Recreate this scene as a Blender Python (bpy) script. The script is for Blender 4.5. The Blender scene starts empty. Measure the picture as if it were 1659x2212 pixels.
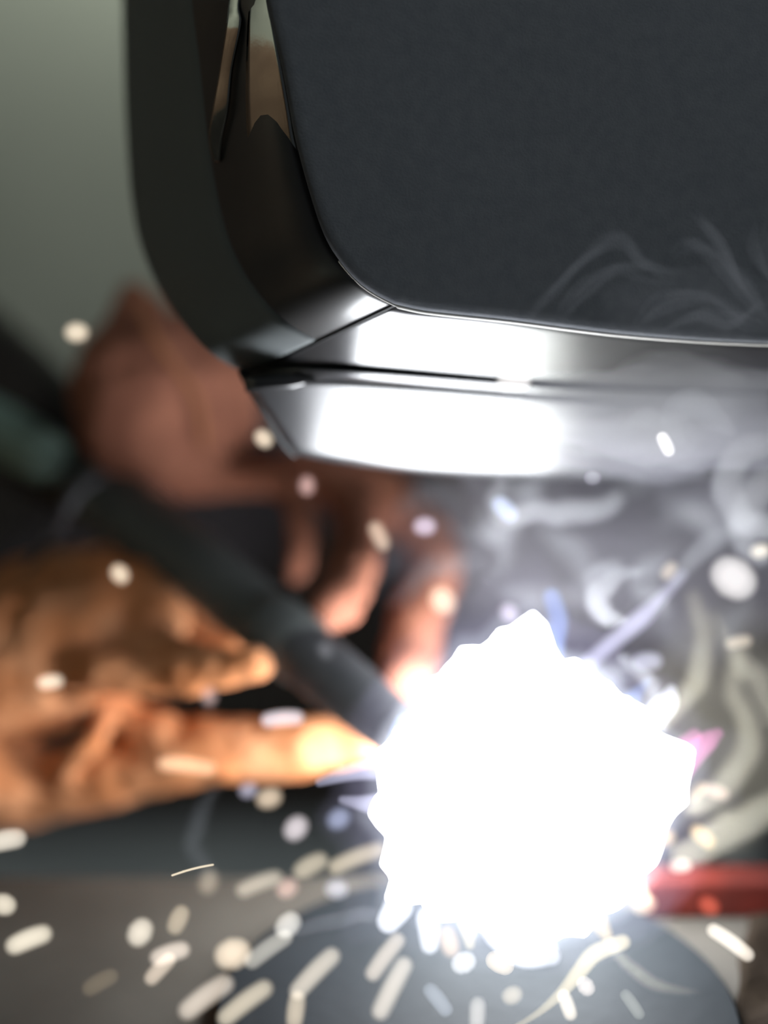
import bpy, bmesh, math, random
from mathutils import Vector, Matrix, noise

random.seed(7)
SC = bpy.context.scene
COL = SC.collection
V = Vector

# ------------------------------------------------------------------ camera
W, H = 1659.0, 2212.0
PITCH = math.radians(-18.0)
BENCH_Z = 0.85
CAM = V((0.0, 0.0, 1.1325))
TAN = 0.3                                   # half picture height at unit distance
RIGHT = V((1, 0, 0))
FWD = V((0, math.cos(PITCH), math.sin(PITCH)))
UP = V((0, -math.sin(PITCH), math.cos(PITCH)))


def P(px, py, d):
    """world point at distance d along the view axis, seen at photo pixel (px, py)"""
    k = TAN * d / (H / 2)
    return CAM + RIGHT * ((px - W / 2) * k) + UP * ((H / 2 - py) * k) + FWD * d


def mm(npx, d):
    """length of npx photo pixels at distance d"""
    return npx * TAN * d / (H / 2)


cam_data = bpy.data.cameras.new('camera')
cam = bpy.data.objects.new('camera', cam_data)
COL.objects.link(cam)
cam.location = CAM
cam.rotation_euler = (math.radians(90) + PITCH, 0, 0)
cam_data.sensor_fit = 'VERTICAL'
cam_data.sensor_height = 24.0
cam_data.lens = 40.0
cam_data.clip_start = 0.02
cam_data.dof.use_dof = True
cam_data.dof.focus_distance = 0.447
cam_data.dof.aperture_fstop = 1.45
SC.camera = cam

# ------------------------------------------------------------------ world, lights, exposure
world = bpy.data.worlds.new('world')
SC.world = world
world.use_nodes = True
bg = world.node_tree.nodes['Background']
bg.inputs[0].default_value = (0.80, 0.90, 1.0, 1)
bg.inputs[1].default_value = 0.05


def area(name, loc, target, size, power, col):
    l = bpy.data.lights.new(name, 'AREA')
    l.shape = 'RECTANGLE'
    l.size, l.size_y = size
    l.energy = power
    l.color = col
    o = bpy.data.objects.new(name, l)
    COL.objects.link(o)
    o.location = loc
    o.rotation_euler = (V(target) - V(loc)).to_track_quat('-Z', 'Y').to_euler()
    return o


area('back_wall_fill', (-0.22, 1.965, 1.46), (-0.25, 2.1, 1.1), (0.4, 0.1), 3.0, (0.93, 1.0, 0.90))  # unseen lamp added to brighten the back wall towards its top
area('helmet_front_fill', (1.5, -0.3, 2.8), (0.1, 0.45, 1.15), (0.6, 0.6), 21, (0.88, 0.96, 1.0))  # unseen lamp added to lift the helmet front, gloves left in its shadow
area('left_wall_fill', (-0.85, -0.4, 2.4), (-1.5, -0.4, 1.2), (0.5, 0.9), 7, (0.95, 1.0, 0.92)).data.spread = math.radians(75)  # unseen lamp added to light the left wall mirrored in the side panes

SC.view_settings.view_transform = 'Standard'
SC.view_settings.look = 'None'
SC.view_settings.exposure = 0.0
SC.view_settings.gamma = 1.0
SC.view_settings.use_curve_mapping = False
SC.cycles.max_bounces = 4
SC.cycles.diffuse_bounces = 2
SC.cycles.glossy_bounces = 2
SC.cycles.transparent_max_bounces = 48
SC.cycles.adaptive_threshold = 0.03
SC.cycles.volume_bounces = 0
SC.cycles.sample_clamp_indirect = 3.0
SC.cycles.use_denoising = True
SC.cycles.use_light_tree = False


# ------------------------------------------------------------------ materials
def lin(r, g, b):
    f = lambda c: (c / 255 / 12.92) if c <= 10 else ((c / 255 + 0.055) / 1.055) ** 2.4
    return (f(r), f(g), f(b))


def mat(name, col, rough=0.5, metal=0.0, col2=None, scale=40.0, bump=0.0, bscale=None, coat=0.0, spec=0.5,
        detail=4.0, lo=0.35, hi=0.65, ior=1.5):
    m = bpy.data.materials.new(name)
    m.use_nodes = True
    nt = m.node_tree
    b = nt.nodes['Principled BSDF']
    b.inputs['Base Color'].default_value = (*col, 1)
    b.inputs['Roughness'].default_value = rough
    b.inputs['Metallic'].default_value = metal
    b.inputs['Coat Weight'].default_value = coat
    b.inputs['Coat Roughness'].default_value = 0.19
    b.inputs['Specular IOR Level'].default_value = spec
    b.inputs['IOR'].default_value = ior
    tc = nt.nodes.new('ShaderNodeTexCoord')
    n = nt.nodes.new('ShaderNodeTexNoise')
    n.inputs['Scale'].default_value = scale
    n.inputs['Detail'].default_value = detail
    nt.links.new(tc.outputs['Object'], n.inputs['Vector'])
    if col2 is not None:
        r = nt.nodes.new('ShaderNodeValToRGB')
        r.color_ramp.elements[0].position = lo
        r.color_ramp.elements[1].position = hi
        r.color_ramp.elements[0].color = (*col, 1)
        r.color_ramp.elements[1].color = (*col2, 1)
        nt.links.new(n.outputs['Fac'], r.inputs['Fac'])
        nt.links.new(r.outputs['Color'], b.inputs['Base Color'])
    if bump > 0:
        n2 = n
        if bscale:
            n2 = nt.nodes.new('ShaderNodeTexNoise')
            n2.inputs['Scale'].default_value = bscale
            n2.inputs['Detail'].default_value = 3
            nt.links.new(tc.outputs['Object'], n2.inputs['Vector'])
        bp = nt.nodes.new('ShaderNodeBump')
        bp.inputs['Strength'].default_value = bump
        bp.inputs['Distance'].default_value = 0.002
        nt.links.new(n2.outputs['Fac'], bp.inputs['Height'])
        nt.links.new(bp.outputs['Normal'], b.inputs['Normal'])
    return m


def emat(name, col, strength, sample=False):
    m = bpy.data.materials.new(name)
    m.use_nodes = True
    nt = m.node_tree
    nt.nodes.clear()
    e = nt.nodes.new('ShaderNodeEmission')
    e.inputs[0].default_value = (*col, 1)
    e.inputs[1].default_value = strength
    o = nt.nodes.new('ShaderNodeOutputMaterial')
    nt.links.new(e.outputs[0], o.inputs['Surface'])
    m.cycles.emission_sampling = 'AUTO' if sample else 'NONE'
    return m


def vmat(name, col, density):
    m = bpy.data.materials.new(name)
    m.use_nodes = True
    nt = m.node_tree
    nt.nodes.clear()
    e = nt.nodes.new('ShaderNodeVolumeScatter')
    e.inputs['Color'].default_value = (*col, 1)
    e.inputs['Density'].default_value = density
    o = nt.nodes.new('ShaderNodeOutputMaterial')
    nt.links.new(e.outputs[0], o.inputs['Volume'])
    m.cycles.homogeneous_volume = True
    return m


M = {
    'shell': mat('helmet_black_plastic', (0.125, 0.14, 0.142), 0.65, bump=0.05, bscale=900),
    'gloss': mat('helmet_glossy_black', (0.028, 0.028, 0.031), 0.33, coat=1.0, col2=(0.04, 0.04, 0.043), scale=60),
    'plate': mat('helmet_face_plastic', (0.105, 0.112, 0.126), 0.8, spec=0.2, bump=0.10, bscale=1500, col2=(0.120, 0.127, 0.140), scale=300),
    'sideshell': mat('helmet_satin_black', (0.034, 0.034, 0.036), 0.46, coat=0.5, col2=(0.042, 0.041, 0.041), scale=60),
    'lip': mat('lip_highlight', (0.70, 0.68, 0.64), 0.4, col2=(0.78, 0.76, 0.72), scale=90),  # arc light along the plate's lower edge, put into a pale colour
    'coated': mat('coated_side_glass', (0.32, 0.32, 0.30), 0.07, metal=1.0, bump=0.02, bscale=200),
    'rubber': mat('black_rubber', (0.006, 0.007, 0.009), 0.5),
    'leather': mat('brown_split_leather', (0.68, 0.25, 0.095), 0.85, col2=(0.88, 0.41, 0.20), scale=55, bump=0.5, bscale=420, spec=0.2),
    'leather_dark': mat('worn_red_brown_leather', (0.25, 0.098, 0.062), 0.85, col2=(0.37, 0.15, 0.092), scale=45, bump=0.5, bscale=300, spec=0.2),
    'seam': mat('leather_seam_welt', (0.42, 0.17, 0.08), 0.8, col2=(0.52, 0.22, 0.10), scale=80, spec=0.2),
    'torch': mat('torch_black_rubber', (0.115, 0.125, 0.122), 0.6, bump=0.1, bscale=500),
    'handle': mat('torch_handle_brown_black', (0.017, 0.012, 0.009), 0.6, col2=(0.026, 0.018, 0.013), scale=50),
    'teal': mat('grey_green_grip', (0.17, 0.25, 0.21), 0.55, col2=(0.22, 0.31, 0.26), scale=70),
    'nozzle': mat('smoked_nozzle_metal', (0.07, 0.072, 0.078), 0.5, metal=0.3, col2=(0.10, 0.10, 0.108), scale=120),
    'copper': mat('copper_wire', (0.6, 0.3, 0.15), 0.3, metal=1.0, col2=(0.5, 0.24, 0.12), scale=200),
    'jacket': mat('dark_grey_jacket', (0.055, 0.048, 0.050), 0.9, col2=(0.085, 0.075, 0.078), scale=30, bump=0.4, bscale=60, spec=0.1),
    'trouser': mat('dark_trousers', (0.03, 0.03, 0.035), 0.9, col2=(0.05, 0.05, 0.055), scale=30),
    'boot': mat('black_boot_leather', (0.02, 0.018, 0.016), 0.5, col2=(0.035, 0.03, 0.028), scale=40),
    'bench': mat('stained_bench_steel', (0.050, 0.044, 0.035), 0.7, col2=(0.080, 0.073, 0.060), scale=14, bump=0.15, bscale=90),
    'bench_leg': mat('bench_leg_steel', (0.05, 0.05, 0.05), 0.5, col2=(0.08, 0.07, 0.06), scale=20),
    'steel': mat('blue_grey_steel', (0.009, 0.0115, 0.0135), 0.75, metal=0.0, spec=0.15, col2=(0.013, 0.016, 0.0185), scale=25, bump=0.1, bscale=200),
    'red': mat('red_paint', (0.10, 0.012, 0.007), 0.7, spec=0.2, col2=(0.055, 0.009, 0.006), scale=60, bump=0.1),
    'wall': mat('grey_green_plaster', (0.36, 0.37, 0.31), 0.9, col2=(0.44, 0.45, 0.38), scale=3, bump=0.2, bscale=30),
    'brownboard': mat('brown_board', (0.20, 0.12, 0.075), 0.7, col2=(0.30, 0.19, 0.12), scale=8),
    'darkboard': mat('dark_board', (0.030, 0.022, 0.018), 0.8, col2=(0.045, 0.035, 0.028), scale=8),
    'floor': mat('concrete', (0.22, 0.24, 0.26), 0.85, col2=(0.30, 0.32, 0.34), scale=6, bump=0.2),
}


# ------------------------------------------------------------------ mesh helpers
def link(name, me, m=None, parent=None, smooth=True):
    o = bpy.data.objects.new(name, me)
    COL.objects.link(o)
    if m is not None:
        me.materials.clear()
        me.materials.append(m)
    if smooth:
        for p in me.polygons:
            p.use_smooth = True
    if parent is not None:
        o.parent = parent
        o.matrix_parent_inverse = Matrix.Translation(-parent.location)
    return o


def mesh(name, verts, faces, m, parent=None, smooth=True):
    me = bpy.data.meshes.new(name)
    me.from_pydata([tuple(v) for v in verts], [], faces)
    me.update()
    return link(name, me, m, parent, smooth)


def tag(o, label=None, cat=None, group=None, kind=None):
    if label: o['label'] = label
    if cat: o['category'] = cat
    if group: o['group'] = group
    if kind: o['kind'] = kind
    return o


def thing(name, loc, label, cat, group=None):
    o = bpy.data.objects.new(name, None)
    COL.objects.link(o)
    o.location = loc
    o.empty_display_size = 0.02
    return tag(o, label, cat, group)


def catmull(pts, n):
    """pts: list of tuples (any length) -> smooth list"""
    out = []
    k = len(pts)
    for i in range(k - 1):
        p0, p1, p2, p3 = pts[max(i - 1, 0)], pts[i], pts[i + 1], pts[min(i + 2, k - 1)]
        for j in range(n):
            t = j / n
            out.append(tuple(0.5 * ((2 * b) + (c - a) * t + (2 * a - 5 * b + 4 * c - d) * t * t + (-a + 3 * b - 3 * c + d) * t ** 3)
                             for a, b, c, d in zip(p0, p1, p2, p3)))
    out.append(tuple(pts[-1]))
    return out


def tube_geo(pts, radii, seg=12, round_ends=True):
    """tapered tube with rounded ends through world points"""
    pts = [V(p) for p in pts]
    radii = list(radii)
    if round_ends:
        a, b = (pts[0] - pts[1]).normalized(), (pts[-1] - pts[-2]).normalized()
        r0, r1 = radii[0], radii[-1]
        pre = [(pts[0] + a * r0 * s, r0 * c) for s, c in ((0.98, 0.2), (0.8, 0.6), (0.45, 0.89))]
        post = [(pts[-1] + b * r1 * s, r1 * c) for s, c in ((0.45, 0.89), (0.8, 0.6), (0.98, 0.2))]
        pts = [p for p, _ in pre] + pts + [p for p, _ in post]
        radii = [r for _, r in pre] + radii + [r for _, r in post]
    verts, faces = [], []
    up = None
    for i, p in enumerate(pts):
        t = (pts[min(i + 1, len(pts) - 1)] - pts[max(i - 1, 0)]).normalized()
        if up is None:
            up = t.orthogonal().normalized()
        else:
            up = (up - t * up.dot(t)).normalized()
        s = t.cross(up)
        for j in range(seg):
            a = 2 * math.pi * j / seg
            verts.append(p + (up * math.cos(a) + s * math.sin(a)) * radii[i])
    for i in range(len(pts) - 1):
        for j in range(seg):
            k = (j + 1) % seg
            faces.append((i * seg + j, i * seg + k, (i + 1) * seg + k, (i + 1) * seg + j))
    faces.append(tuple(range(seg))[::-1])
    faces.append(tuple(range((len(pts) - 1) * seg, len(pts) * seg)))
    return verts, faces


def ptube(name, ctrl, m, parent=None, seg=12, n=8, round_ends=True):
    """ctrl: (px, py, d, radius_px) control points -> smooth tube"""
    s = catmull(ctrl, n)
    v, f = tube_geo([P(a, b, d) for a, b, d, r in s], [max(mm(r, d), 1e-5) for a, b, d, r in s], seg, round_ends)
    return mesh(name, v, f, m, parent)


def grid(name, rows, m, parent=None, thick=0.0, smooth=True, flip=False):
    nr, nc = len(rows), len(rows[0])
    verts = [p for r in rows for p in r]
    faces = []
    for i in range(nr - 1):
        for j in range(nc - 1):
            q = (i * nc + j, i * nc + j + 1, (i + 1) * nc + j + 1, (i + 1) * nc + j)
            faces.append(q[::-1] if flip else q)
    o = mesh(name, verts, faces, m, parent, smooth)
    if thick:
        # thickness pushed away from the camera side
        so = o.modifiers.new('thickness', 'SOLIDIFY')
        so.thickness = thick
        so.offset = -1
    return o


def box_geo(lo, hi):
    (a, b, c), (d, e, f) = lo, hi
    v = [(a, b, c), (d, b, c), (d, e, c), (a, e, c), (a, b, f), (d, b, f), (d, e, f), (a, e, f)]
    fc = [(0, 3, 2, 1), (4, 5, 6, 7), (0, 1, 5, 4), (1, 2, 6, 5), (2, 3, 7, 6), (3, 0, 4, 7)]
    return v, fc


def box(name, lo, hi, m, parent=None, bevel=0.0):
    v, f = box_geo(lo, hi)
    o = mesh(name, v, f, m, parent, smooth=False)
    if bevel:
        b = o.modifiers.new('edges', 'BEVEL')
        b.width = bevel
        b.segments = 3
    return o


def fleshed(name, chains, m, parent=None, voxel=0.0016, smooth=8, wrinkle=0.0, wscale=60.0):
    """one continuous surface grown over chains of (px, py, d, radius_px)"""
    verts, faces = [], []
    for ch in chains:
        s = catmull(ch, 6) if len(ch) > 1 else ch
        v, f = tube_geo([P(a, b, d) for a, b, d, r in s], [mm(r, d) for a, b, d, r in s], 16, True)
        k = len(verts)
        verts += v
        faces += [tuple(i + k for i in q) for q in f]
    me = bpy.data.meshes.new(name + '_raw')
    me.from_pydata([tuple(v) for v in verts], [], faces)
    o = bpy.data.objects.new(name + '_raw', me)
    COL.objects.link(o)
    r = o.modifiers.new('r', 'REMESH')
    r.mode = 'VOXEL'
    r.voxel_size = voxel
    s = o.modifiers.new('s', 'SMOOTH')
    s.factor = 0.5
    s.iterations = smooth
    dg = bpy.context.evaluated_depsgraph_get()
    out = bpy.data.meshes.new_from_object(o.evaluated_get(dg))
    bpy.data.objects.remove(o)
    if wrinkle:
        out.update()
        nrm = [vtx.normal.copy() for vtx in out.vertices]
        for vtx, nn in zip(out.vertices, nrm):
            c = vtx.co.copy()
            w = noise.fractal(c * wscale, 0.9, 2.0, 3) + 0.6 * math.sin(c.x * wscale * 1.6 + 3 * noise.noise(c * wscale * 0.5))
            vtx.co = c + nn * (w * wrinkle)
    out.name = name
    return link(name, out, m, parent)


# ------------------------------------------------------------------ the setting
fl = tag(box('floor', (-1.9, -2.2, -0.1), (2.4, 2.3, 0.0), M['floor']), kind='structure')
wb = tag(box('wall_back', (-1.9, 2.1, 0.0), (2.4, 2.2, 3.0), M['wall']), kind='structure')
wl = tag(box('wall_left', (-1.6, -2.2, 0.0), (-1.5, 2.1, 3.0), M['wall']), kind='structure')
for i in range(12):
    y0 = -2.15 + i * 0.35
    box('board', (-1.5, y0, 0.0), (-1.47, y0 + 0.335, 1.34), M['brownboard'], wl, bevel=0.006)

for i in range(12):
    x0 = -1.5 + i * 0.32
    box('board', (x0, 2.07, 0.0), (x0 + 0.31, 2.1, 0.56), M['darkboard'], wb, bevel=0.006)

# ------------------------------------------------------------------ bench, plate, bar
root = thing('welding_bench', (0, 0.1, 0), 'grey-brown steel welding bench under the round plate', 'bench')
box('bench_top', (-0.75, -0.35, 0.79), (0.85, 0.49, BENCH_Z), M['bench'], root, bevel=0.003)
for x in (-0.70, 0.75):
    for y in (-0.30, 0.41):
        box('leg', (x, y, 0.0), (x + 0.05, y + 0.05, 0.79), M['bench_leg'], root, bevel=0.003)


def on_plane(px, py, z):
    d = P(px, py, 1.0) - CAM
    return CAM + d * ((z - CAM.z) / d.z)


def cylinder(name, c, r, h, m, parent=None, seg=64, bevel=0.001):
    v, f = [], []
    prof = [(r - bevel, 0), (r, bevel), (r, h - bevel), (r - bevel, h)]
    for (rr, z) in prof:
        for j in range(seg):
            a = 2 * math.pi * j / seg
            v.append((c[0] + rr * math.cos(a), c[1] + rr * math.sin(a), c[2] + z))
    for i in range(3):
        for j in range(seg):
            k = (j + 1) % seg
            f.append((i * seg + j, i * seg + k, (i + 1) * seg + k, (i + 1) * seg + j))
    f.append(tuple(range(seg))[::-1])
    f.append(tuple(range(3 * seg, 4 * seg)))
    return mesh(name, v, f, m, parent, smooth=False)


PLATE_Z = BENCH_Z + 0.006
pc = on_plane(1030, 2175, PLATE_Z)
pr = (on_plane(1595, 2175, PLATE_Z) - pc).length
root = thing('steel_plate', (pc.x, pc.y, BENCH_Z), 'round blue-grey steel plate lying on the bench under the arc', 'plate')
cylinder('disc', (pc.x, pc.y, BENCH_Z), pr, 0.006, M['steel'], root)
# weld bead on the disc below the arc
bead = [on_plane(1060 + 8 * i + 6 * math.sin(i), 2010 + 3 * i, PLATE_Z + 0.001) for i in range(16)]
v, f = tube_geo(bead, [0.0026 + 0.0006 * math.sin(i * 2.1) for i in range(16)], 10)
tag(mesh('weld_bead', v, f, M['nozzle'], root), 'rough dark weld bead')

b0 = on_plane(1395, 1985, BENCH_Z)
root = thing('red_bar', (b0.x, b0.y, BENCH_Z), 'red painted steel bar lying beyond the round plate', 'bar')
box('bar', (b0.x, b0.y, BENCH_Z), (b0.x + 0.24, b0.y + 0.012, BENCH_Z + 0.0125), M['red'], root, bevel=0.0015)
box('end_cap', (b0.x - 0.0015, b0.y + 0.001, BENCH_Z + 0.001), (b0.x, b0.y + 0.011, BENCH_Z + 0.0115), M['bench_leg'], root, bevel=0.0005)

# dark cloth added to darken the bench beside the plate
rows = []
for i in range(25):
    row = []
    for j in range(25):
        q = on_plane(1612 + 20 * j + 6 * math.sin(i * 0.7) - 1.6 * i, 2000 + 13 * i, BENCH_Z)
        row.append(V((q.x, q.y, BENCH_Z + 0.0036 + 0.0012 * math.sin(j * 0.55 + i * 0.25) + 0.001 * math.sin(i * 0.8))))
    rows.append(row)
sheet = grid('added_bench_sheet', rows, mat('dark_brown_sheet', (0.014, 0.010, 0.007), 0.95, col2=(0.022, 0.016, 0.011), scale=60, bump=0.5, bscale=400, spec=0.05), None, thick=0.002, flip=True)
tag(sheet, 'dark brown cloth added to darken the bench beside the round plate', 'sheet')

# ------------------------------------------------------------------ welding helmet
HC = P(1300, 900, 0.55)
helmet = thing('welding_helmet', HC, 'black glossy welding helmet tilted above the arc', 'helmet')


def cam_plane(anchor, n):
    """distance function of the plane through a photo point: n in camera axes (x right, y up, z to viewer)"""
    ax, ay, ad = anchor
    k = TAN / (H / 2)
    A = V(((ax - W / 2) * k * ad, (H / 2 - ay) * k * ad, -ad))
    n = V(n)

    def D(px, py):
        r = V(((px - W / 2) * k, (H / 2 - py) * k, -1.0))
        return A.dot(n) / r.dot(n)
    return D


# side shell: stations from the crown down to the chin corner: rim, face edge
ST = [((300, -700), (600, -640), 0.56), ((268, -400), (530, -360), 0.525), ((264, -150), (552, -130), 0.52),
      ((265, 0), (575, 0), 0.52), ((268, 150), (610, 150), 0.52), ((274, 300), (638, 300), 0.518), ((286, 440), (676, 440), 0.514),
      ((308, 540), (706, 520), 0.508), ((348, 630), (740, 572), 0.503), ((402, 708), (775, 610), 0.501), ((460, 766), (810, 635), 0.50),
      ((528, 806), (852, 657), 0.499)]
FACE_D = cam_plane((850, 655, 0.450), (0.12, -0.10, 1.0))
N2 = (0.20, -1.054, 0.80)
N3 = (0.24, -1.01, 1.0)
C2 = cam_plane((850, 655, 0.457), N2)


def d2(px, py):
    return C2(px, py) + max(0.0, (800 - px) / 270) ** 2 * 0.020


RIDGE = [(528, 806), (620, 797), (720, 797), (850, 806), (1060, 823), (1200, 833), (1430, 845), (1659, 852), (1900, 856), (2050, 850)]
C3 = cam_plane((900, 812, C2(900, 808) + 0.0022), N3)


def d3(px, py):
    return C3(px, py) + max(0.0, (680 - px) / 150) ** 2 * 0.003


rows = []
st = catmull([(*a, *b, d) for a, b, d in ST], 5)
NS = 22
last = st[-1]


def side_pt(s, t, off=0.0):
    rx, ry, fx, fy, rd = s
    px, py = rx + (fx - rx) * t, ry + (fy - ry) * t
    fd = min(FACE_D(fx, fy), 0.475) + 0.004
    if fy < -300:
        fd += (-300 - fy) / 400 * 0.02
    # convex section from the rim (far) to the face edge (near)
    d = rd + (fd - rd) * math.sin(t * math.pi / 2) ** 0.9
    # above the chin seam the shell rolls under, nearly level with the upper chin facet
    ex, ey = px - 852, py - 657
    e = (ex * 149 + ey * 324) / -356.0           # distance above the seam line
    al = min(max((-ex * 324 + ey * 149) / 356.0, 0.0), 356.0)
    if e < 210:
        e = max(e, 0.0)
        qx, qy = 852 - 324 * al / 356, 657 + 149 * al / 356
        ds = d2(qx, qy) - 1.45 * 0.125e-3 * (e - e * e / 240 if e < 120 else 60) - 0.25 * 0.125e-3 * min(e, 120) * 0.42
        w = min(1.0, 1.25 * (1 - e / 210))
        w = w * w * (3 - 2 * w)
        d = d * (1 - w) + ds * w
    return px, py, d + off


for s in st:
    rows.append([P(*side_pt(s, j / NS)) for j in range(NS + 1)])
grid('side_shell', rows, M['sideshell'], helmet, thick=0.003, flip=True)

# rolled outer rim band
rim = [side_pt(s, 0.0) for s in st]
rows = []
for s in st:
    row = []
    for t, off in ((-0.004, 0.004), (0.0, -0.0006), (0.2, -0.0016), (0.42, -0.0016), (0.5, 0.0004)):
        a = side_pt(s, max(t, 0.0), off)
        row.append(P(*a))
    rows.append(row)
grid('rim_band', rows, M['shell'], helmet, thick=0.002, flip=True)
def d_side(px, py):
    """distance of the side shell at a photo pixel"""
    best = None
    for i in range(len(st) - 1):
        a, b = st[i], st[i + 1]
        if a[1] <= py <= b[1] or (i == 0 and py < a[1]):
            w = (py - a[1]) / max(b[1] - a[1], 1e-6)
            s = tuple(x + (y - x) * w for x, y in zip(a, b))
            t = min(max((px - s[0]) / (s[2] - s[0]), 0), 1)
            return side_pt(s, t)[2]
    return 0.48


def side_pane(name, edges, lean, bulge, tilt=0.0):
    """curved glass pane from (y, x_left, x_right) rows"""
    e = catmull(edges, 6)
    ys = [a[0] for a in e]
    yc, yh = (ys[0] + ys[-1]) / 2, (ys[-1] - ys[0]) / 2
    rows = []
    for y, xl, xr in e:
        row = []
        base = min(d_side(xl, y), d_side((xl + xr) / 2, y), d_side(xr, y)) - 0.0012
        for j in range(9):
            t = j / 8
            x = xl + (xr - xl) * t
            q = (y - yc) / yh
            row.append(P(x, y, base - 0.0015 + mm(xr - x, 0.47) * lean + (1 - t) ** 2 * 0.0005 + bulge * q * q - mm(y - yc, 0.47) * tilt))
        rows.append(row)
    return grid(name, rows, M['coated'], helmet, thick=0.0012, flip=True)


tag(side_pane('side_glass', [(-120, 520, 545), (0, 495, 517), (50, 489, 520), (150, 474, 500), (230, 460, 492), (300, 451, 478), (350, 462, 473)], 0.32, 0.004, 0.10),
    'narrow reflective strip of side glass')
tag(side_pane('side_glass', [(-150, 538, 552), (0, 538, 578), (60, 534, 592), (150, 531, 610), (240, 531, 627), (310, 537, 639), (420, 560, 668)], 0.50, 0.006),
    'wedge of coated side glass mirroring the brown wall')

# chin: upper facet, step, lower facet
FB = [(852, 657), (900, 668), (950, 675), (1100, 691), (1230, 708), (1350, 722), (1500, 734), (1659, 742), (1900, 750), (2050, 745)]


def resample(poly, n):
    L = [0.0]
    for a, b in zip(poly, poly[1:]):
        L.append(L[-1] + math.dist(a, b))
    out = []
    for i in range(n):
        x = L[-1] * i / (n - 1)
        k = max(j for j in range(len(L)) if L[j] <= x + 1e-9)
        k = min(k, len(poly) - 2)
        w = (x - L[k]) / (L[k + 1] - L[k])
        out.append((poly[k][0] + (poly[k + 1][0] - poly[k][0]) * w, poly[k][1] + (poly[k + 1][1] - poly[k][1]) * w))
    return out


# left boundary of the upper facet is the seam from the face corner to the chin corner
NX, NY = 60, 10
rid = [q[:2] for q in catmull(RIDGE, 8)]
fb = [q[:2] for q in catmull(FB, 8)]
A_, B_ = resample(fb, NX), resample(rid, NX)
rows = []
for i in range(NY + 1):
    t = i / NY
    rows.append([P(ax + (bx - ax) * t, ay + (by - ay) * t, d2(ax + (bx - ax) * t, ay + (by - ay) * t)) for (ax, ay), (bx, by) in zip(A_, B_)])
upper_chin = grid('upper_chin', rows, M['gloss'], helmet, thick=0.003, flip=True)
# seam groove
v, f = tube_geo([P(852 + (560 - 852) * t, 658 + (800 - 658) * t, d2(852 + (560 - 852) * t, 658 + (800 - 658) * t) - 0.0002) for t in [i / 12 for i in range(13)]],
                [mm(4, 0.46)] * 13, 8)
mesh('seam', v, f, M['rubber'], upper_chin)
# stepped ridge between the facets
v, f = [], []
rp = resample(rid, 70)
rows = [[P(x, y - 4, d2(x, y - 4) - 0.0002) for x, y in rp],
        [P(x, y + 2, d2(x, y) - 0.0018) for x, y in rp],
        [P(x, y + 5, d2(x, y) - 0.0016) for x, y in rp],
        [P(x, y + 22, d2(x, y) + 0.0010) for x, y in rp],
        [P(x, y + 26, d3(x, y + 24) + 0.0004) for x, y in rp]]
chin_ridge = grid('chin_ridge', rows, M['gloss'], helmet, thick=0.002, flip=True)
v, f = tube_geo([P(x, y + 2, d2(x, y) - 0.0012) for x, y in rp if 690 < x], [mm(3.2, 0.47)] * len([1 for x, y in rp if 690 < x]), 8)
mesh('ridge_gasket', v, f, M['rubber'], chin_ridge)
CB = [(636, 980), (690, 991), (760, 1003), (900, 1018), (1050, 1027), (1200, 1031), (1430, 1030), (1659, 1022), (1900, 1000), (2050, 970)]
cb = resample([q[:2] for q in catmull(CB, 8)], NX)
rt = resample([(x, y + 20) for x, y in rid], NX)
rows = []
for i in range(NY + 1):
    t = i / NY
    r = []
    for (ax, ay), (bx, by) in zip(rt, cb):
        x, y = ax + (bx - ax) * t, ay + (by - ay) * t
        r.append(P(x, y, d3(x, y)))
    rows.append(r)
# rolled lower lip
rows.append([P(x, y + 2, d3(x, y) + 0.003) for x, y in cb])
rows.append([P(x, y - 8, d3(x, y) + 0.009) for x, y in cb])
grid('lower_chin', rows, M['gloss'], helmet, thick=0.003, flip=True)
# rim strip that closes the corner beside the lower chin
cr = [(528, 806), (552, 850), (582, 905), (612, 955), (636, 980)]
v, f = tube_geo([P(x - 3, y - 2, d3(x, y) + 0.007) for x, y in [q[:2] for q in catmull(cr, 5)]], [mm(11, 0.48)] * 21, 10)
mesh('corner_rim', v, f, M['rubber'], helmet)

# raised front plate
left = [q for q in catmull([(b[0], b[1]) for a, b, d in ST], 5)]
outline = left + [q for q in fb[1:]] + [(2110, 600), (2130, 200), (2100, -300), (2000, -620), (1500, -700), (900, -690)]
cx, cy = 1330, 60


def plate_loop(ins, off):
    out = []
    for x, y in outline:
        dx, dy = cx - x, cy - y
        L = math.hypot(dx, dy)
        x2, y2 = x + dx / L * ins, y + dy / L * ins
        out.append(P(x2, y2, FACE_D(x2, y2) + off))
    return out


loops = [plate_loop(8, 0.006), plate_loop(0, 0.0025), plate_loop(0, 0.0002), plate_loop(3, -0.0012), plate_loop(9, -0.0018), plate_loop(30, -0.0022), plate_loop(300, -0.004)]
n = len(outline)
verts = [p for l in loops for p in l]
faces = []
for i in range(len(loops) - 1):
    for j in range(n):
        k = (j + 1) % n
        faces.append((i * n + j, i * n + k, (i + 1) * n + k, (i + 1) * n + j))
faces.append(tuple(range((len(loops) - 1) * n, len(loops) * n)))
faces.append(tuple(range(n))[::-1])
face_plate = tag(mesh('face_plate', verts, faces, M['plate'], helmet), 'large matt charcoal front plate')

lp = [q for q in left if q[1] > 560] + [q for q in fb[1:]]
v, f = tube_geo([P(x, y + 2, FACE_D(x, y) + 0.0010) for x, y in lp], [mm(6.0 - 3.0 * max(0, (x - 1300) / 700) if x > 860 else 2.6, 0.455) for x, y in lp], 8)
tag(mesh('plate_lip', v, f, M['lip'], face_plate), 'thin edge of the front plate with its bright highlight painted in')

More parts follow.
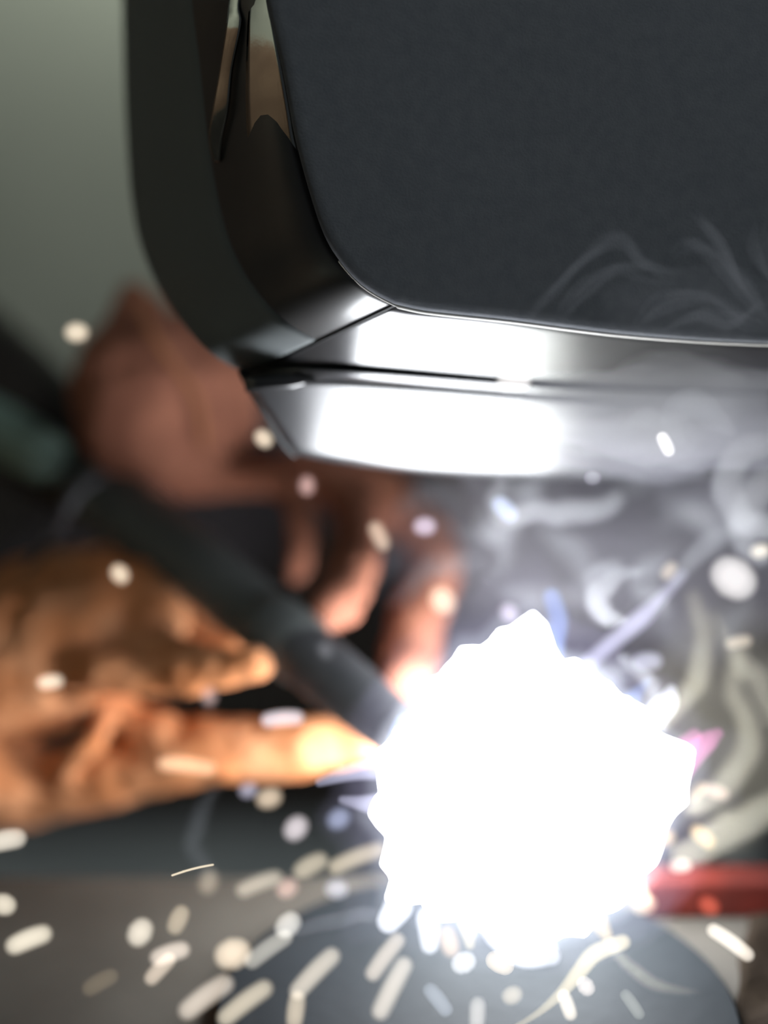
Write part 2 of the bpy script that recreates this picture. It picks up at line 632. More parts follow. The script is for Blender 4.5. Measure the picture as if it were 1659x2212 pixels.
# crown and far side, outside the picture
rows = []
for i in range(13):
    a = i / 12 * math.pi / 2
    row = []
    for j in range(21):
        t = j / 20
        x = 600 + 1500 * t
        b = 1 - (2 * t - 1) ** 2 * 0.35
        row.append(P(x, -660 - 330 * math.sin(a) * b, 0.475 + 0.16 * (1 - math.cos(a)) + 0.03 * (2 * t - 1) ** 2))
    rows.append(row)
grid('crown', rows, M['shell'], helmet, thick=0.003)
rows = []
for i in range(13):
    y = -650 + i * (1640 / 12)
    rows.append([P(2060 + 190 * math.sin(t * math.pi / 2 / 6), y, 0.485 + 0.11 * (1 - math.cos(t * math.pi / 2 / 6))) for t in range(7)])
grid('far_side_shell', rows, M['shell'], helmet, thick=0.003, flip=True)

# ------------------------------------------------------------------ person: one continuous body behind the helmet
pz = lambda x, y, z, r: (x, y, z, r)


def world_chain(ch):
    out = []
    for p, r in ch:
        p = V(p)
        d = (p - CAM).dot(FWD)
        q = p - CAM
        k = TAN * d / (H / 2)
        out.append((q.dot(RIGHT) / k + W / 2, H / 2 - q.dot(UP) / k, d, r / k))
    return out


px_ = lambda *a: P(*a)
hip = V((0.24, 1.10, 0.95))
chest = P(1330, 1050, 0.98)
neck = P(1330, 480, 0.80)
sh_r = P(700, 760, 0.96)
sh_l = P(1950, 760, 0.96)
person = thing('person', (0.24, 1.1, 0), 'welder in a dark jacket bending over behind the helmet', 'person')
chains = [
    world_chain([(hip, 0.15), ((hip + chest) / 2 + V((0, 0.03, 0)), 0.15), (chest, 0.155), ((chest + neck) / 2, 0.10)]),
    world_chain([(sh_r, 0.075), (chest + V((0, 0, 0.05)), 0.11), (sh_l, 0.075)]),
    world_chain([(sh_r, 0.075), (P(120, 1330, 0.95), 0.056), (P(-330, 1640, 0.80), 0.05), (P(-330, 1560, 0.66), 0.042), (P(-260, 1500, 0.58), 0.038)]),
    world_chain([(sh_l, 0.075), (P(1900, 1350, 0.90), 0.056), (P(1500, 1330, 0.80), 0.050), (P(1000, 1060, 0.72), 0.044), (P(640, 850, 0.66), 0.037)]),
]
fleshed('jacket', chains, M['jacket'], person, voxel=0.009, smooth=6, wrinkle=0.004, wscale=28)
head = [world_chain([(neck + V((0, 0.03, -0.06)), 0.055), (P(1330, 330, 0.72), 0.06)]),
        world_chain([(P(1330, 300, 0.68), 0.078), (P(1330, 60, 0.68), 0.088)]),
        world_chain([(P(1330, 260, 0.60), 0.014), (P(1330, 180, 0.605), 0.012)])]
tag(fleshed('balaclava', head, M['trouser'], person, voxel=0.006, smooth=8), 'black head cover inside the helmet')
for sx in (-1, 1):
    lx = hip.x + sx * 0.10
    leg = [world_chain([((lx, 1.10, 0.92), 0.10), ((lx, 1.04, 0.50), 0.075), ((lx, 1.10, 0.12), 0.055)])]
    tag(fleshed('trouser_leg', leg, M['trouser'], person, voxel=0.010, smooth=4), 'dark trouser leg behind the bench')
    bt = [world_chain([((lx, 1.12, 0.10), 0.055), ((lx, 1.10, 0.055), 0.053), ((lx, 0.94, 0.045), 0.044)])]
    fleshed('boot', bt, M['boot'], person, voxel=0.010, smooth=3)

# ------------------------------------------------------------------ gloves
GU = P(330, 850, 0.62)
glove_up = thing('leather_glove', GU, 'red-brown leather glove hanging behind the helmet rim above the torch', 'glove', 'leather welding gloves')
chains = [
    [(600, 860, 0.655, 110), (480, 850, 0.645, 150), (360, 830, 0.63, 165), (300, 800, 0.62, 130)],          # back of the hand
    [(300, 680, 0.62, 60), (300, 800, 0.615, 140), (320, 920, 0.62, 140), (400, 990, 0.63, 90)],              # knuckle side
    [(285, 640, 0.62, 38), (290, 720, 0.618, 80)],
    [(240, 840, 0.625, 90), (290, 960, 0.63, 85), (420, 1030, 0.63, 46), (590, 1048, 0.622, 32), (646, 1100, 0.612, 27), (650, 1170, 0.608, 26), (640, 1240, 0.605, 23)],   # thumb
    [(520, 940, 0.655, 70), (650, 1010, 0.645, 58), (768, 1095, 0.625, 54), (764, 1220, 0.580, 56), (724, 1312, 0.556, 60)],     # middle finger
    [(560, 920, 0.66, 80), (760, 1020, 0.645, 62), (938, 1190, 0.612, 60), (906, 1330, 0.588, 64), (872, 1465, 0.566, 54)],    # index finger
    [(480, 900, 0.67, 80), (600, 880, 0.70, 60), (640, 960, 0.71, 50), (580, 1000, 0.70, 44)],                # ring finger, folded behind
    [(460, 860, 0.67, 70), (580, 800, 0.70, 52), (640, 860, 0.715, 46), (600, 920, 0.71, 40)],                # little finger, folded behind
]
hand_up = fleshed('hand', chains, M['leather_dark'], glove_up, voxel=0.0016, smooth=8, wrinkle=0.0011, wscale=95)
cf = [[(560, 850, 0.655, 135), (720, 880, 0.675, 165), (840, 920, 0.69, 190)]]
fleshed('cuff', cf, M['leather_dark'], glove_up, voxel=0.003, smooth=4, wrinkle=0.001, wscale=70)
ptube('seam_welt', [(296, 640, 0.598, 6), (330, 720, 0.592, 7), (385, 800, 0.592, 7), (430, 870, 0.595, 7), (440, 960, 0.607, 6)], M['seam'], hand_up, seg=8)

GL = P(100, 1480, 0.57)
glove_low = thing('leather_glove', GL, 'orange-brown leather glove holding the torch low beside the arc', 'glove', 'leather welding gloves')
chains = [
    [(-200, 1490, 0.597, 175), (-40, 1450, 0.592, 180), (120, 1400, 0.587, 170), (230, 1360, 0.584, 135)],         # back of the hand
    [(120, 1330, 0.592, 120), (260, 1290, 0.587, 95), (330, 1330, 0.577, 80), (300, 1410, 0.570, 60), (180, 1470, 0.567, 50)],   # folded knuckle
    [(220, 1450, 0.560, 48), (360, 1462, 0.552, 42), (460, 1446, 0.545, 48), (548, 1434, 0.539, 37)],                  # index finger
    [(290, 1410, 0.572, 54), (390, 1425, 0.560, 46), (480, 1440, 0.548, 42)],
    [(-60, 1640, 0.592, 140), (80, 1690, 0.592, 82), (230, 1665, 0.582, 62), (420, 1625, 0.573, 72), (600, 1618, 0.566, 70), (740, 1608, 0.560, 52), (825, 1606, 0.554, 28)],  # middle finger
    [(-80, 1690, 0.597, 120), (100, 1720, 0.597, 60), (260, 1695, 0.592, 45), (370, 1670, 0.587, 38)],               # ring finger
    [(120, 1700, 0.582, 26), (150, 1650, 0.570, 24), (205, 1605, 0.567, 22), (225, 1560, 0.572, 22), (260, 1520, 0.577, 30), (300, 1570, 0.577, 50), (360, 1590, 0.574, 56)],   # little finger loop
    [(60, 1300, 0.622, 100), (220, 1260, 0.632, 80), (380, 1300, 0.622, 55), (440, 1370, 0.612, 45), (500, 1400, 0.602, 36)],   # thumb
]
hand_low = fleshed('hand', chains, M['leather'], glove_low, voxel=0.0013, smooth=7, wrinkle=0.0010, wscale=110)
cf = [[(-150, 1500, 0.597, 215), (-300, 1520, 0.612, 250), (-480, 1550, 0.632, 285)]]
fleshed('cuff', cf, M['leather'], glove_low, voxel=0.003, smooth=4, wrinkle=0.001, wscale=70)
ptube('seam_welt', [(20, 1500, 0.549, 6), (120, 1490, 0.552, 6), (210, 1493, 0.554, 6), (330, 1500, 0.554, 5), (430, 1488, 0.553, 5)], M['seam'], hand_low, seg=8)

# ------------------------------------------------------------------ welding torch
torch = thing('welding_torch', P(420, 1240, 0.56), 'black welding torch with curved neck pointing at the arc', 'welding torch')
handle = ptube('handle', [(-420, 560, 0.74, 175), (-160, 740, 0.70, 160), (40, 900, 0.665, 140), (170, 1030, 0.64, 95), (250, 1095, 0.625, 74)], M['handle'], torch, seg=24)
g0 = [(-90, 880, 0.655, 70), (20, 945, 0.637, 66), (95, 985, 0.622, 58)]
tag(ptube('grip_panel', g0, M['teal'], handle, seg=16), 'grey-green grip panel')
neck_part = ptube('neck', [(190, 1045, 0.635, 78), (300, 1130, 0.605, 78), (430, 1225, 0.58, 76), (540, 1315, 0.563, 74), (610, 1372, 0.552, 72)], M['torch'], torch, seg=24, n=10)
ptube('neck_collar', [(590, 1356, 0.554, 77), (625, 1384, 0.549, 78), (655, 1410, 0.545, 77)], M['torch'], neck_part, seg=24)
nozzle = ptube('nozzle', [(640, 1398, 0.546, 72), (740, 1480, 0.532, 69), (800, 1530, 0.524, 65), (862, 1582, 0.515, 58)], M['nozzle'], torch, seg=24)
ptube('wire_tip', [(860, 1580, 0.515, 12), (930, 1640, 0.507, 9), (990, 1690, 0.50, 6)], M['copper'], nozzle, seg=10)
ptube('trigger_wire', [(60, 1230, 0.60, 9), (120, 1150, 0.595, 11), (155, 1085, 0.59, 12), (195, 1040, 0.60, 11), (260, 1030, 0.62, 10)],
      mat('grey_wire', (0.10, 0.10, 0.11), 0.5, col2=(0.13, 0.13, 0.14), scale=80), torch, seg=10)

# ------------------------------------------------------------------ arc flash
AD = 0.505
AC = P(1140, 1705, AD)
arc = thing('arc_flash', (AC.x, AC.y, PLATE_Z), 'blinding white welding arc flaring over the steel plate', 'arc flash')
bm = bmesh.new()
bmesh.ops.create_icosphere(bm, subdivisions=5, radius=1.0)
base = mm(285, AD)
lobes = []
for (x, y, k) in [(1158, 1335, 130), (1090, 1370, 90), (1010, 1412, 90), (935, 1470, 90), (870, 1560, 120), (812, 1640, 120), (806, 1760, 90), (835, 1860, 120),
                  (850, 1945, 160), (935, 1985, 120), (1050, 2010, 80), (1160, 2050, 90), (1260, 2010, 90), (1345, 1950, 110), (1400, 1880, 90), (1430, 1790, 90),
                  (1472, 1720, 90), (1486, 1630, 90), (1400, 1545, 170), (1320, 1520, 170), (1270, 1540, 150), (1215, 1460, 140)]:
    v_ = P(x, y, AD + random.uniform(-0.004, 0.004)) - AC
    lobes.append((v_.normalized(), v_.length - base, k))
for i in range(40):
    v_ = V((random.gauss(0, 1), random.gauss(0, 1), random.gauss(0.2, 1))).normalized()
    if abs(v_.dot(FWD)) > 0.5:
        lobes.append((v_, random.uniform(0, 0.006), 90))
for vt in bm.verts:
    d = vt.co.normalized()
    num = sum(a * math.exp(k * (d.dot(u) - 1)) for u, a, k in lobes)
    r = base + num
    r += 0.0022 * noise.noise(d * 9.0) + 0.0012 * noise.noise(d * 22.0)
    p = AC + d * r
    if p.z < PLATE_Z + 0.0005:
        p.z = PLATE_Z + 0.0005
    vt.co = p
me = bpy.data.meshes.new('flare')
bm.to_mesh(me)
bm.free()
E_ARC = emat('arc_plasma', (0.93, 0.96, 1.0), 31.0, True)
link('flare', me, E_ARC, arc)
def gmat(name, col, strength):
    """glowing gas: emission through the volume"""
    m = bpy.data.materials.new(name)
    m.use_nodes = True
    nt = m.node_tree
    nt.nodes.clear()
    e = nt.nodes.new('ShaderNodeEmission')
    e.inputs[0].default_value = (*col, 1)
    e.inputs[1].default_value = strength
    o = nt.nodes.new('ShaderNodeOutputMaterial')
    nt.links.new(e.outputs[0], o.inputs['Volume'])
    m.cycles.homogeneous_volume = True
    m.cycles.emission_sampling = 'NONE'
    return m


E = {
    'blue': gmat('plasma_blue', lin(120, 150, 215), 120.0),
    'lilac': gmat('plasma_lilac', lin(212, 212, 242), 150.0),
    'white': gmat('plasma_white', lin(240, 243, 255), 170.0),
    'pink': gmat('plasma_pink', lin(232, 140, 200), 130.0),
    'cream': gmat('plasma_cream', lin(250, 232, 190), 170.0),
    'gold': gmat('plasma_gold', lin(230, 195, 120), 120.0),
    'violet': gmat('plasma_violet', lin(150, 150, 225), 40.0),
}
def swollen(name, k, m):
    me2 = me.copy()
    for vt in me2.vertices:
        p = AC + (vt.co - AC) * k
        p.z = max(p.z, PLATE_Z + 0.0003)
        vt.co = p
    return link(name, me2, m, arc)


swollen('inner_glow', 1.13, gmat('glow_white', (0.80, 0.87, 1.0), 17.0))
swollen('outer_glow', 1.38, gmat('glow_lilac', (0.70, 0.68, 1.0), 3.2))
TONGUES = [
    ('blue', [(1215, 1560, 0.472, 40), (1235, 1510, 0.472, 34), (1262, 1475, 0.474, 16), (1290, 1440, 0.476, 5)]),
    ('blue', [(1330, 1550, 0.478, 30), (1365, 1510, 0.48, 20), (1400, 1470, 0.482, 8)]),
    ('blue', [(1180, 1460, 0.48, 34), (1196, 1385, 0.484, 28), (1206, 1340, 0.486, 24), (1192, 1290, 0.488, 22)]),
    ('blue', [(880, 1570, 0.47, 34), (860, 1590, 0.47, 26), (840, 1610, 0.47, 12)]),
    ('lilac', [(1180, 1510, 0.495, 20), (1290, 1415, 0.50, 18), (1380, 1340, 0.504, 21), (1420, 1300, 0.506, 14), (1475, 1240, 0.508, 9)]),
    ('pink', [(1470, 1680, 0.476, 20), (1500, 1630, 0.474, 26), (1530, 1600, 0.474, 24), (1550, 1585, 0.474, 14)]),
    ('pink', [(1482, 1610, 0.478, 24), (1500, 1590, 0.478, 18)]),
    ('lilac', [(820, 1660, 0.472, 26), (760, 1668, 0.47, 20), (690, 1690, 0.468, 10)]),
    ('lilac', [(830, 1740, 0.472, 30), (780, 1735, 0.47, 18), (740, 1728, 0.47, 10)]),
    ('white', [(860, 1960, 0.474, 34), (840, 1990, 0.472, 28)]),
    ('white', [(925, 1985, 0.474, 28), (928, 2040, 0.472, 22)]),
    ('cream', [(1010, 1990, 0.474, 24), (1015, 2040, 0.472, 12)]),
    ('white', [(1080, 2010, 0.476, 40), (1130, 2055, 0.474, 36), (1190, 2065, 0.473, 22)]),
    ('gold', [(1290, 1985, 0.474, 26), (1310, 2020, 0.472, 16)]),
    ('cream', [(1360, 1900, 0.474, 30), (1395, 1940, 0.472, 18)]),
    ('cream', [(1345, 2035, 0.468, 18), (1285, 2060, 0.466, 20), (1250, 2100, 0.464, 18), (1212, 2145, 0.462, 13), (1160, 2190, 0.46, 8), (1100, 2225, 0.458, 5)]),
    ('white', [(1400, 1560, 0.478, 30), (1440, 1520, 0.478, 28), (1450, 1490, 0.48, 14)]),
]
for c, ctrl in TONGUES:
    ptube('plasma_tongue', ctrl, E[c], arc, seg=12)

# ------------------------------------------------------------------ sparks
SPK = {}


def spark_mat(rgb, w, d):
    key = (rgb, round(w), round(d, 3))
    if key not in SPK:
        SPK[key] = gmat('spark_%d_%d_%d_%d' % (*rgb, w), lin(*rgb), 0.95 / mm(w, d))
    return SPK[key]


WARM, CREAM, TANNED, DIM, LIL, BLU, WHT, PINK, GOLD, RED = ((252, 232, 205), (236, 226, 205), (196, 184, 166), (128, 112, 92), (214, 204, 226), (158, 166, 196),
                                                         (246, 242, 240), (206, 170, 165), (232, 200, 150), (170, 60, 45))
SPARKS = [
    # x1, y1, x2, y2, width, colour, distance, label, group
    (160, 718, 170, 718, 42, WARM, 0.485, 'round glowing spark floating beside the top of the upper glove', None),
    (566, 944, 570, 948, 36, WARM, 0.475, 'round spark with an orange glow at the corner of the helmet chin', None),
    (663, 1044, 663, 1054, 34, PINK, 0.49, 'dim pinkish spark under the left corner of the helmet chin', None),
    (256, 1236, 259, 1240, 38, WARM, 0.485, 'round bright spark over the dark back of the lower glove', None),
    (95, 1475, 122, 1472, 32, CREAM, 0.48, 'short pale spark crossing the palm of the lower glove', None),
    (452, 1500, 452, 1506, 36, (176, 150, 146), 0.485, 'dim grey spark under the index fingertip of the lower glove', None),
    (912, 1137, 920, 1137, 42, LIL, 0.475, 'lilac round spark below the middle of the helmet chin', None),
    (811, 1142, 827, 1174, 34, (205, 186, 166), 0.48, 'short tan upright spark between the helmet chin and the upper glove fingers', None),
    (1092, 826, 1128, 824, 40, WHT, 0.428, 'white oval spark in front of the helmet chin ridge', None),
    (1431, 946, 1444, 973, 28, WHT, 0.44, 'small white tilted spark in front of the smoky side of the chin', None),
    (1276, 1033, 1278, 1033, 30, (140, 140, 150), 0.44, 'faint grey spark just under the smoky chin edge', None),
    (1097, 1321, 1099, 1324, 38, LIL, 0.48, 'lilac round spark just above the top spike of the arc', None),
    (953, 1292, 957, 1298, 52, CREAM, 0.50, 'large cream spark beside the index finger of the upper glove', None),
    (580, 1556, 640, 1551, 34, (232, 230, 240), 0.475, 'white oblong spark on the upper edge of the lit glove finger', None),
    (356, 1650, 452, 1660, 34, (236, 196, 160), 0.49, 'long pale orange spark along the lower edge of the glove finger', None),
    (1576, 1242, 1586, 1250, 88, WHT, 0.47, 'largest white ball of spatter at the end of the lilac streak', None),
    (1636, 1192, 1650, 1188, 30, CREAM, 0.475, 'cream spark just above the largest white ball', None),
    (1440, 1240, 1450, 1226, 28, TANNED, 0.475, 'small tan spark at the tip of the lilac streak', None),
    (1580, 1390, 1612, 1384, 26, TANNED, 0.475, 'tan spark below the largest white ball', None),
    (1386, 1430, 1412, 1428, 40, (190, 192, 212), 0.475, 'pale blue-grey spark between the lilac streak and the arc', None),
    (-10, 1820, 36, 1811, 44, (222, 212, 196), 0.43, 'wide pale spark under the lower glove at the picture edge', None),
    (2, 1952, 8, 1954, 46, CREAM, 0.43, 'round pale spark cut by the picture edge above the bench', None),
    (32, 2042, 92, 2018, 42, CREAM, 0.425, 'long pale spark nearest the lower picture corner, over bare bench', None),
    (299, 2020, 305, 2010, 52, (240, 230, 212), 0.425, 'round cream spark over the bare brown bench', None),
    (379, 2000, 391, 1974, 40, (178, 164, 142), 0.43, 'tan upright spark right of the round cream bench spark', None),
    (342, 2068, 392, 2052, 38, (222, 208, 194), 0.425, 'upper of the two crossing sparks above the bench', None),
    (328, 2112, 364, 2074, 34, (206, 190, 172), 0.43, 'lower of the two crossing sparks above the bench', None),
    (495, 2063, 502, 2061, 66, WARM, 0.42, 'brightest round spark above the edge of the steel plate', None),
    (545, 2075, 615, 2025, 38, (176, 172, 162), 0.43, 'dim grey streak running right from the brightest round spark', None),
    (616, 2004, 628, 1992, 48, (224, 220, 212), 0.428, 'short pale spark above the dim grey streak', None),
    (406, 2182, 484, 2126, 44, (206, 194, 180), 0.42, 'long pinkish streak left of the plate at the bottom', None),
    (488, 2198, 570, 2136, 40, (206, 194, 172), 0.422, 'long tan streak just right of the pinkish bottom streak', None),
    (644, 2140, 716, 2066, 40, (206, 196, 180), 0.425, 'long straight streak above the middle of the plate', None),
    (636, 2206, 642, 2158, 38, (196, 182, 160), 0.43, 'upright tan streak at the bottom edge of the picture', None),
    (806, 2102, 858, 2032, 36, (212, 200, 186), 0.427, 'slanting streak below the left side of the arc', None),
    (822, 2184, 872, 2086, 40, (216, 206, 192), 0.422, 'longest slanting streak below the left side of the arc', None),
    (526, 1922, 594, 1896, 34, (186, 176, 160), 0.48, 'tan streak above the rear rim of the plate', None),
    (652, 1880, 690, 1860, 40, (196, 184, 162), 0.475, 'short tan streak left of the arc foot', None),
    (726, 1872, 818, 1836, 36, (206, 192, 168), 0.475, 'tan streak touching the left side of the arc', None),
    (616, 1922, 622, 1918, 40, (206, 170, 160), 0.48, 'round pinkish spark over the plate rim', None),
    (448, 1912, 453, 1898, 42, (150, 138, 122), 0.485, 'dim round tan spark below the thin sharp streak', None),
    (372, 1891, 460, 1868, 5, (255, 236, 205), 0.452, 'thin sharp golden streak above the far bench edge', None),
    (635, 1794, 642, 1786, 48, (230, 220, 224), 0.478, 'round pinkish white spark under the lit glove finger', None),
    (727, 1772, 733, 1768, 44, BLU, 0.48, 'round blue-grey spark left of the arc', None),
    (722, 1920, 728, 1920, 42, (182, 184, 200), 0.478, 'round pale blue spark over the plate left of the arc', None),
    (574, 1726, 588, 1722, 44, (228, 206, 180), 0.48, 'cream spark below the lit glove finger', None),
    (532, 1708, 540, 1706, 34, (176, 172, 190), 0.482, 'dim lilac spark beside the cream spark below the glove finger', None),
    (195, 2134, 238, 2110, 38, (92, 82, 66), 0.435, 'very dim brown streak over the bare bench', None),
    (1460, 1871, 1480, 1870, 32, (246, 236, 226), 0.47, 'white oval spark above the red bar', None),
    (1542, 2010, 1614, 2062, 32, (250, 240, 226), 0.435, 'bright slanting streak in front of the red bar', None),
    (1428, 1812, 1442, 1808, 38, GOLD, 0.475, 'gold spark on the right flank of the arc', None),
    (1506, 1796, 1530, 1818, 34, GOLD, 0.47, 'tilted gold spark above the white oval spark', None),
    (1528, 1954, 1534, 1958, 38, (196, 90, 70), 0.475, 'dim red spark in front of the red bar', None),
    (1386, 1956, 1398, 1952, 42, (244, 224, 200), 0.474, 'cream spark at the near end of the red bar', None),
    (996, 2082, 1004, 2078, 46, (226, 226, 230), 0.44, 'round white spark below the foot of the arc', None),
    (966, 2020, 974, 2048, 40, (222, 190, 160), 0.465, 'peach spark hanging from the foot of the arc', None),
    (1102, 2152, 1110, 2148, 38, (190, 178, 158), 0.435, 'round tan spark over the plate below the arc', None),
    (1030, 2212, 1032, 2170, 34, (176, 172, 168), 0.435, 'grey upright streak at the bottom below the arc', None),
    (930, 2140, 962, 2180, 34, (128, 134, 144), 0.44, 'dim blue-grey streak over the plate', None),
    (1218, 2152, 1232, 2190, 30, (236, 224, 206), 0.44, 'cream upright spark hanging from the molten trail', None),
    (1262, 2126, 1268, 2134, 36, (226, 214, 206), 0.445, 'pale spark touching the molten trail', None),
    (1070, 2075, 1090, 2085, 44, (226, 206, 178), 0.455, 'peach spark under the lowest bulge of the arc', None),
    (1352, 2150, 1380, 2190, 26, (120, 122, 116), 0.445, 'faint grey streak over the plate beside the molten trail', None),
    (1530, 1705, 1560, 1715, 30, (196, 168, 160), 0.475, 'dim pink streak beside the arc under the pink tongue', None),
    (1500, 1720, 1515, 1700, 24, (190, 166, 132), 0.478, 'small tan spark right of the arc', None),
    (1100, 1110, 1080, 1090, 40, (176, 192, 226), 0.47, 'pale blue smoke-lit spark under the chin', None),
    (700, 1400, 706, 1410, 26, (110, 110, 114), 0.50, 'faint grey fleck in front of the torch neck', None),
    (866, 1640, 880, 1650, 30, (232, 228, 240), 0.455, 'white fleck at the torch nozzle', None),
]
for i, (x1, y1, x2, y2, w, c, d, lab, grp) in enumerate(SPARKS):
    if w > 10:
        d += (0.022 if d > 0.455 else -0.008)
        w = w + 2
    d_a, d_b = d, d + random.uniform(-0.003, 0.003) * min(1.0, math.dist((x1, y1), (x2, y2)) / 80)
    a, b = P(x1, y1, d_a), P(x2, y2, d_b)
    n_ = 6
    r_half = mm(w / 2, d)
    ln = (b - a).length
    if ln < r_half * 0.5:                        # nearly round bead
        b = a + (b - a).normalized() * r_half * 0.5
        ln = r_half * 0.5
    bow = 0.03 * ln if ln > r_half else 0.0
    pts = [a.lerp(b, k / n_) + V((0, 0, 1)) * (bow * math.sin(math.pi * k / n_)) for k in range(n_ + 1)]
    r0 = mm(w / 2, d)
    rr = [r0 * (0.93 + 0.10 * math.sin(math.pi * (k + 1) / (n_ + 2))) for k in range(n_ + 1)]
    v, f = tube_geo(pts, rr, 14)
    o = mesh('spark', v, f, spark_mat(c, w, d))
    tag(o, lab, 'spark', 'sparks flying from the arc')

# ------------------------------------------------------------------ smoke
SM = {
    'thin': vmat('thin_smoke', (0.85, 0.88, 0.95), 7),
    'mid': vmat('mid_smoke', (0.88, 0.90, 0.96), 17),
    'dense': vmat('dense_smoke', (0.90, 0.91, 0.96), 34),
    'puff': vmat('haze_smoke', (0.80, 0.77, 0.90), 2.5),
    'thinhaze': vmat('thin_haze', (0.85, 0.88, 0.95), 1.6),
    'olivehaze': vmat('olive_haze', (0.92, 0.84, 0.66), 2.6),
    'chin': vmat('chin_smoke', (0.84, 0.83, 0.96), 19),
    'olive': vmat('olive_smoke', (0.90, 0.82, 0.62), 17),
}


smoke_root = thing('welding_smoke', AC, 'grey welding smoke curling up beside the arc and under the helmet', 'smoke')
smoke_root['kind'] = 'stuff'


def wisp(kind, ctrl, jit=10):
    out = []
    for (x, y, d, r) in catmull(ctrl, 3):
        out.append((x + random.gauss(0, jit * 0.3), y + random.gauss(0, jit * 0.3), d, r))
    o = ptube('smoke_wisp', out, SM[kind], smoke_root, seg=10, n=3)
    return o


S = []


def puff(kind, x, y, d, rx, ry, rz):
    bm = bmesh.new()
    bmesh.ops.create_icosphere(bm, subdivisions=4, radius=1.0)
    c = P(x, y, d)
    for vt in bm.verts:
        u = vt.co.normalized()
        k = 1 + 0.35 * noise.noise(u * 2.0 + c * 30) + 0.15 * noise.noise(u * 5.0 + c * 30)
        vt.co = c + RIGHT * (u.x * mm(rx, d) * k) + UP * (u.y * mm(ry, d) * k) - FWD * (u.z * rz * k)
    me = bpy.data.meshes.new('smoke')
    bm.to_mesh(me)
    bm.free()
    o = link('smoke_puff', me, SM[kind], smoke_root)
    S.append(o)


rnd = random.Random(11)
for i in range(18):          # loose drifting curls in front of the jacket
    x, y = rnd.uniform(1020, 1640), rnd.uniform(1050, 1480)
    if y > 1300 and x < 1260:
        y -= 220
    d = rnd.uniform(0.53, 0.57)
    a = rnd.uniform(0, 6.28)
    c = []
    for k in range(5):
        c.append((x, y, d, (8, 20, 28, 22, 8)[k] * rnd.uniform(0.7, 1.3)))
        a += rnd.uniform(-1.1, 1.1)
        x += 55 * math.cos(a)
        y += 45 * math.sin(a)
        d += rnd.uniform(-0.006, 0.006)
    S.append(wisp(rnd.choice(('thin', 'mid', 'mid')), c, 6))
# curls under the chin and right of the arc
S.append(wisp('dense', [(1085, 1040, 0.50, 10), (1070, 1080, 0.50, 24), (1095, 1120, 0.50, 26), (1150, 1100, 0.505, 24), (1230, 1110, 0.51, 30), (1330, 1080, 0.515, 22)]))
S.append(wisp('dense', [(1380, 1235, 0.49, 10), (1320, 1255, 0.49, 22), (1290, 1290, 0.49, 28), (1310, 1330, 0.49, 24), (1350, 1340, 0.49, 10)], 6))
S.append(wisp('mid', [(1270, 1270, 0.50, 14), (1285, 1240, 0.50, 22), (1330, 1220, 0.505, 18)], 6))
S.append(wisp('dense', [(1659, 960, 0.50, 30), (1590, 990, 0.495, 34), (1570, 1060, 0.49, 36), (1600, 1120, 0.49, 34), (1659, 1140, 0.495, 30)], 10))
S.append(wisp('dense', [(1700, 1020, 0.505, 26), (1640, 1060, 0.505, 40), (1600, 1150, 0.50, 30), (1640, 1200, 0.50, 24)], 8))
S.append(wisp('mid', [(1460, 1250, 0.495, 16), (1520, 1180, 0.50, 24), (1590, 1140, 0.505, 20), (1660, 1120, 0.505, 16)], 6))
S.append(wisp('mid', [(1360, 915, 0.462, 12), (1395, 900, 0.460, 26), (1430, 915, 0.460, 16)], 5))
S.append(wisp('mid', [(1470, 950, 0.462, 14), (1450, 900, 0.460, 28), (1490, 870, 0.460, 36), (1540, 900, 0.462, 30), (1580, 930, 0.465, 14)], 6))
# olive drifts right of the arc
S.append(wisp('olive', [(1430, 1560, 0.51, 16), (1500, 1480, 0.515, 26), (1520, 1380, 0.52, 24), (1500, 1290, 0.52, 18)], 8))
S.append(wisp('olive', [(1500, 1740, 0.51, 24), (1570, 1690, 0.515, 30), (1620, 1600, 0.52, 28), (1590, 1500, 0.52, 24), (1600, 1400, 0.525, 18)], 8))
S.append(wisp('olive', [(1480, 1850, 0.51, 30), (1560, 1800, 0.512, 40), (1640, 1760, 0.515, 36), (1720, 1700, 0.52, 30)], 8))
S.append(wisp('olive', [(1540, 1330, 0.515, 12), (1590, 1420, 0.515, 20), (1640, 1470, 0.52, 26), (1670, 1560, 0.52, 20)], 8))
S.append(wisp('mid', [(1340, 1420, 0.50, 10), (1410, 1480, 0.505, 18), (1420, 1560, 0.505, 22)], 6))
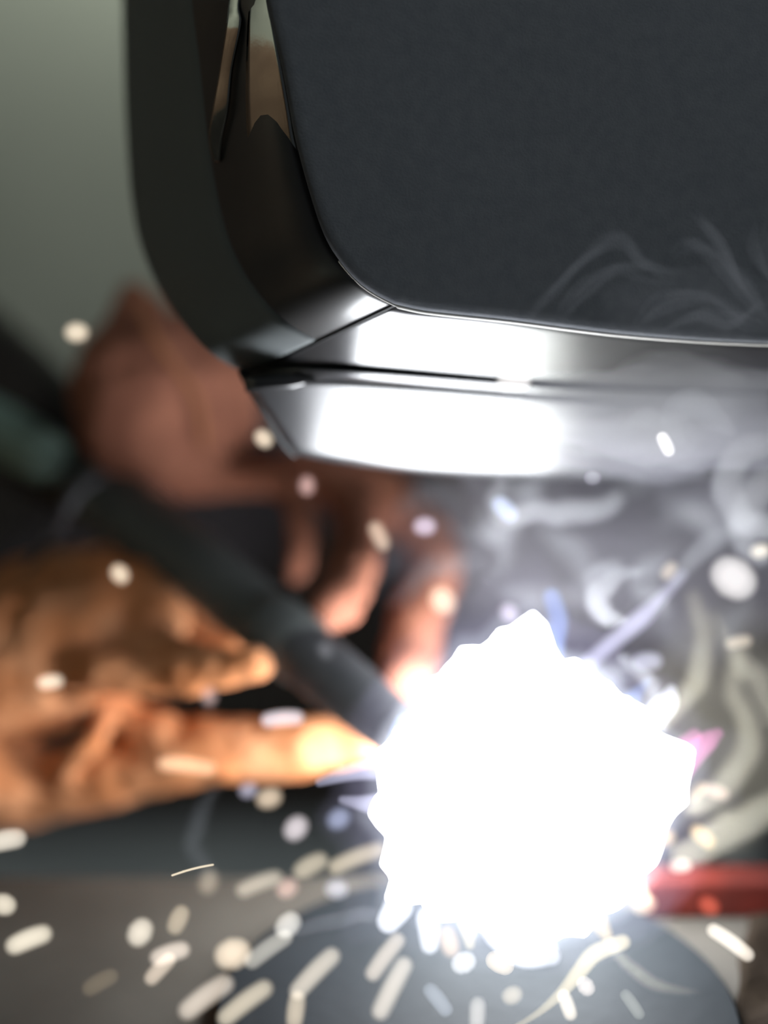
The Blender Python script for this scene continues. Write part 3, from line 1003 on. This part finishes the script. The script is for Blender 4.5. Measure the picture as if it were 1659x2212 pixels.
# thin filaments drifting in front of the front plate
STRANDS = [
    [(1140, 690), (1210, 620), (1290, 545), (1345, 515), (1400, 560), (1450, 590)],
    [(1200, 695), (1270, 630), (1340, 580), (1400, 590), (1470, 600)],
    [(1590, 620), (1560, 550), (1520, 500), (1495, 465)],
    [(1470, 545), (1500, 525), (1545, 545), (1610, 620), (1670, 700)],
    [(1650, 480), (1640, 560), (1690, 640)],
    [(1370, 700), (1440, 650), (1530, 640), (1600, 690), (1660, 700)],
    [(1430, 720), (1500, 690), (1580, 700), (1650, 660)],
]
for k, sp in enumerate(STRANDS):
    for j in range(3):
        ox, oy = rnd.uniform(-16, 16), rnd.uniform(-12, 12)
        dd = 0.430 + rnd.uniform(-0.004, 0.006)
        n_ = len(sp)
        S.append(wisp('thin', [(x + ox + rnd.uniform(-9, 9), y + oy + rnd.uniform(-9, 9), dd,
                                (3 if i in (0, n_ - 1) else 1) * 0 + (4 if i in (0, n_ - 1) else rnd.uniform(7, 17))) for i, (x, y) in enumerate(sp)], 2))
puff('thinhaze', 1500, 660, 0.430, 220, 90, 0.008)
# wisps low on the left and over the plate
S.append(wisp('thin', [(470, 1700, 0.52, 10), (430, 1770, 0.52, 20), (420, 1830, 0.52, 22), (450, 1880, 0.52, 16)], 5))
S.append(wisp('thin', [(640, 2010, 0.47, 16), (720, 1990, 0.47, 20), (800, 1975, 0.472, 18), (850, 1985, 0.474, 12)], 5))
S.append(wisp('olive', [(1300, 1990, 0.49, 8), (1350, 2080, 0.485, 14), (1450, 2140, 0.48, 16), (1560, 2160, 0.48, 12)], 5))
S.append(wisp('thin', [(860, 1100, 0.56, 14), (900, 1080, 0.56, 30), (960, 1060, 0.56, 26), (1000, 1090, 0.56, 12)], 6))


puff('puff', 1420, 1180, 0.575, 430, 260, 0.040)
puff('puff', 1600, 980, 0.535, 230, 170, 0.025)
puff('olivehaze', 1570, 1580, 0.575, 200, 270, 0.030)
puff('puff', 1040, 1230, 0.60, 250, 190, 0.025)
puff('chin', 1440, 890, 0.482, 340, 125, 0.016)
puff('chin', 1370, 965, 0.492, 210, 80, 0.010)
